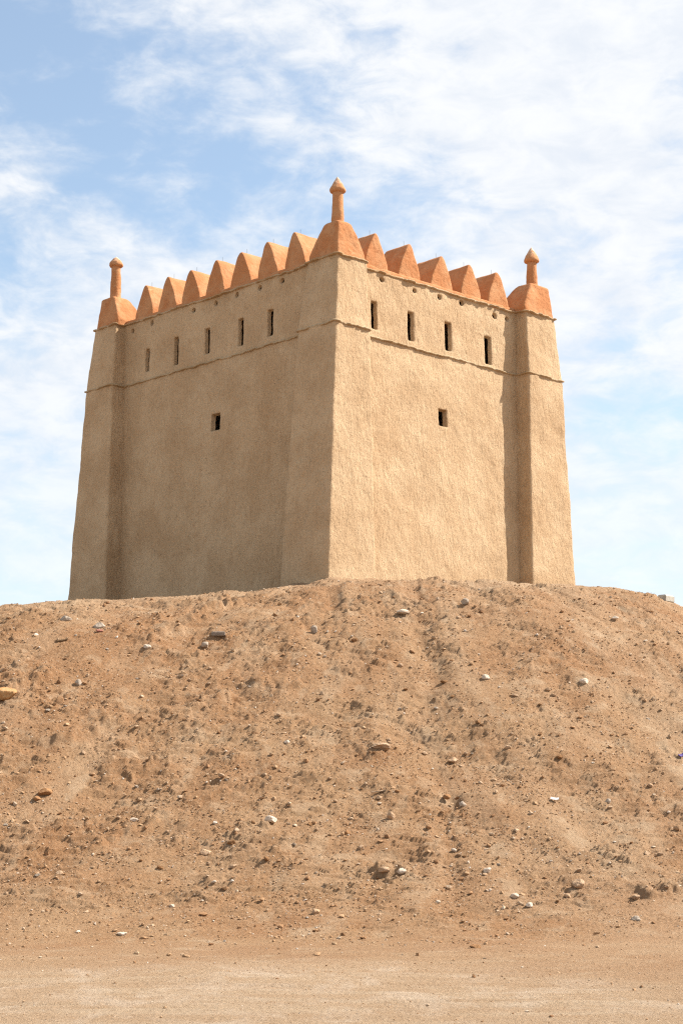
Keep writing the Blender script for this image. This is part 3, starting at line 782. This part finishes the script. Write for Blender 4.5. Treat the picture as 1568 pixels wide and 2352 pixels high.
# smaller stones one can still count: copies of a few shapes
def scatter(n, mats, label, group, seed, ymin, ymax, smin, smax):
    rng = np.random.default_rng(seed); protos = []
    k = 0
    while k < n:
        X, Y = rng.uniform(5, 1560), rng.uniform(ymin, ymax)
        x, y = on_ground(X, Y)
        _, dust, cl, road, amp, r = terrain(np.array([x]), np.array([y]))
        if rng.random() > 0.15 + amp[0]: continue
        s = smin + (smax - smin) * rng.random() ** 2.2
        if len(protos) < 8:
            V, F = rock_shape(seed * 40 + len(protos), 3, 8, .14)
            o = link_mesh('stone', V * 0.5 * np.array([1.1, .9, .75]), F, mats[len(protos) % len(mats)], smooth=False); protos.append(o)
        else:
            o = protos[rng.integers(0, 8)].copy(); col.objects.link(o)
        o.scale = (s * rng.uniform(.8, 1.2), s * rng.uniform(.8, 1.2), s * rng.uniform(.8, 1.1))
        o.rotation_euler = (rng.uniform(-.4, .4), rng.uniform(-.4, .4), rng.uniform(0, 6.28))
        o.location = (x, y, ground_z(x, y) + s * .10)
        thing(o, label, 'stone', group); k += 1
scatter(120, [M_TAN, M_BROWN, M_TAN], 'small tan or brown stone half sunk in the gravel of the slope', 'small brown stones scattered over the mound', 5, 1400, 2120, .055, .125)
scatter(36, [M_PALE, M_GREY], 'small pale stone half sunk in the gravel of the slope', 'small pale stones scattered over the mound', 6, 1400, 2120, .04, .09)

# ------------------------------------------------------------------ light, sky, camera
SUN_EL, SUN_AZ = math.radians(45.1), math.atan2(0.980, 0.197)      # azimuth from +Y towards +X
sd = np.array([math.sin(SUN_AZ) * math.cos(SUN_EL), math.cos(SUN_AZ) * math.cos(SUN_EL), math.sin(SUN_EL)])
sun = bpy.data.objects.new('sun', bpy.data.lights.new('sun', 'SUN')); col.objects.link(sun)
sun.data.energy = 5.0; sun.data.angle = math.radians(0.6); sun.data.color = (1.0, 0.94, 0.855)
from mathutils import Vector
sun.rotation_euler = Vector(sd).to_track_quat('Z', 'Y').to_euler()

w = bpy.data.worlds.new('World'); scene.world = w; w.use_nodes = True
T = NT(w.node_tree, 1.0); bg = w.node_tree.nodes['Background']
sky = T.node('ShaderNodeTexSky', sky_type='NISHITA', sun_disc=False)
sky.sun_elevation = SUN_EL; sky.sun_rotation = SUN_AZ; sky.air_density = 1.0; sky.dust_density = 0.6; sky.ozone_density = 1.5
tc = T.node('ShaderNodeTexCoord'); D = tc.outputs['Generated']
def dmap(scale, loc=(0, 0, 0), rot=(0, 0, 0)):
    m = T.node('ShaderNodeMapping'); m.inputs['Scale'].default_value = scale; m.inputs['Location'].default_value = loc; m.inputs['Rotation'].default_value = rot
    T.link(D, m.inputs['Vector']); return m.outputs['Vector']
SEED = (3.7, 1.2, 5.5)
warp = T.noise(dmap((1, 1, 1.7), SEED), 9.0, 8, 0.58, 0.25)
fine = T.noise(dmap((1, 1, 2.1), (8, 2, 1)), 28.0, 10, 0.60, 0.35)
dens = T.math('ADD', T.math('MULTIPLY', warp, 0.68), T.math('MULTIPLY', fine, 0.38))
# broad weather: thicker cloud to the right and low down, a clear gap to the upper left
def lobe(c, r, amp):
    a = T.node('ShaderNodeVectorMath', operation='DISTANCE'); T.link(D, a.inputs[0]); a.inputs[1].default_value = c
    return T.ramp(a.outputs['Value'], 0.0, r, amp, 0.0)
def dirn(X, Y):
    a = (X - CX) / F_U; b = -(Y - CY) / F_U
    v = np.array([a, _cp - b * _sp, _sp + b * _cp]); return tuple(v / np.linalg.norm(v))
for X, Y, r, amp in ((150, 120, 0.17, -0.12), (600, 470, 0.09, -0.035), (1000, 420, 0.06, -0.04), (1300, 150, 0.20, 0.16), (1500, 900, 0.07, -0.05), (120, 480, 0.09, -0.03), (100, 1100, 0.16, 0.06), (1500, 1050, 0.14, 0.05), (1500, 1250, 0.05, -0.06)):
    dens = T.math('ADD', dens, lobe(dirn(X, Y), r, amp))
mask = T.ramp(dens, 0.37, 0.64)
sz0 = T.node('ShaderNodeSeparateXYZ'); T.link(D, sz0.inputs[0])
mask = T.math('MULTIPLY', mask, T.ramp(sz0.outputs['Z'], 0.05, 0.30, 0.55, 0.95))
skyc = T.mix(1.0, sky.outputs['Color'], (0.102, 0.099, 0.090), 'MULTIPLY')
skyc = T.mix(0.15, skyc, (0.37, 0.41, 0.46))
sz_ = T.node('ShaderNodeSeparateXYZ'); T.link(D, sz_.inputs[0])
skyc = T.mix(T.ramp(sz_.outputs['Z'], 0.0, 0.30, 0.65, 0.0, False), skyc, (0.375, 0.42, 0.455))
shade = T.ramp(fine, 0.3, 0.7)
cloud = T.mix(shade, (0.385, 0.405, 0.435), (0.455, 0.46, 0.465))
T.link(T.mix(mask, skyc, cloud), bg.inputs['Color']); bg.inputs['Strength'].default_value = 1.0

cam = bpy.data.objects.new('camera', bpy.data.cameras.new('camera')); col.objects.link(cam)
cam.location = (0, 0, EYE); cam.rotation_euler = (math.pi / 2 + PITCH, 0, 0)
cam.data.sensor_fit = 'VERTICAL'; cam.data.sensor_height = 36.0; cam.data.lens = 36.0 * F_U / 2352.0
cam.data.clip_start = 0.1; cam.data.clip_end = 6000
scene.camera = cam
scene.cycles.use_denoising = False
scene.cycles.filter_width = 1.25
scene.view_settings.view_transform = 'Standard'; scene.view_settings.look = 'None'
scene.view_settings.exposure = 1.15; scene.view_settings.gamma = 1.0
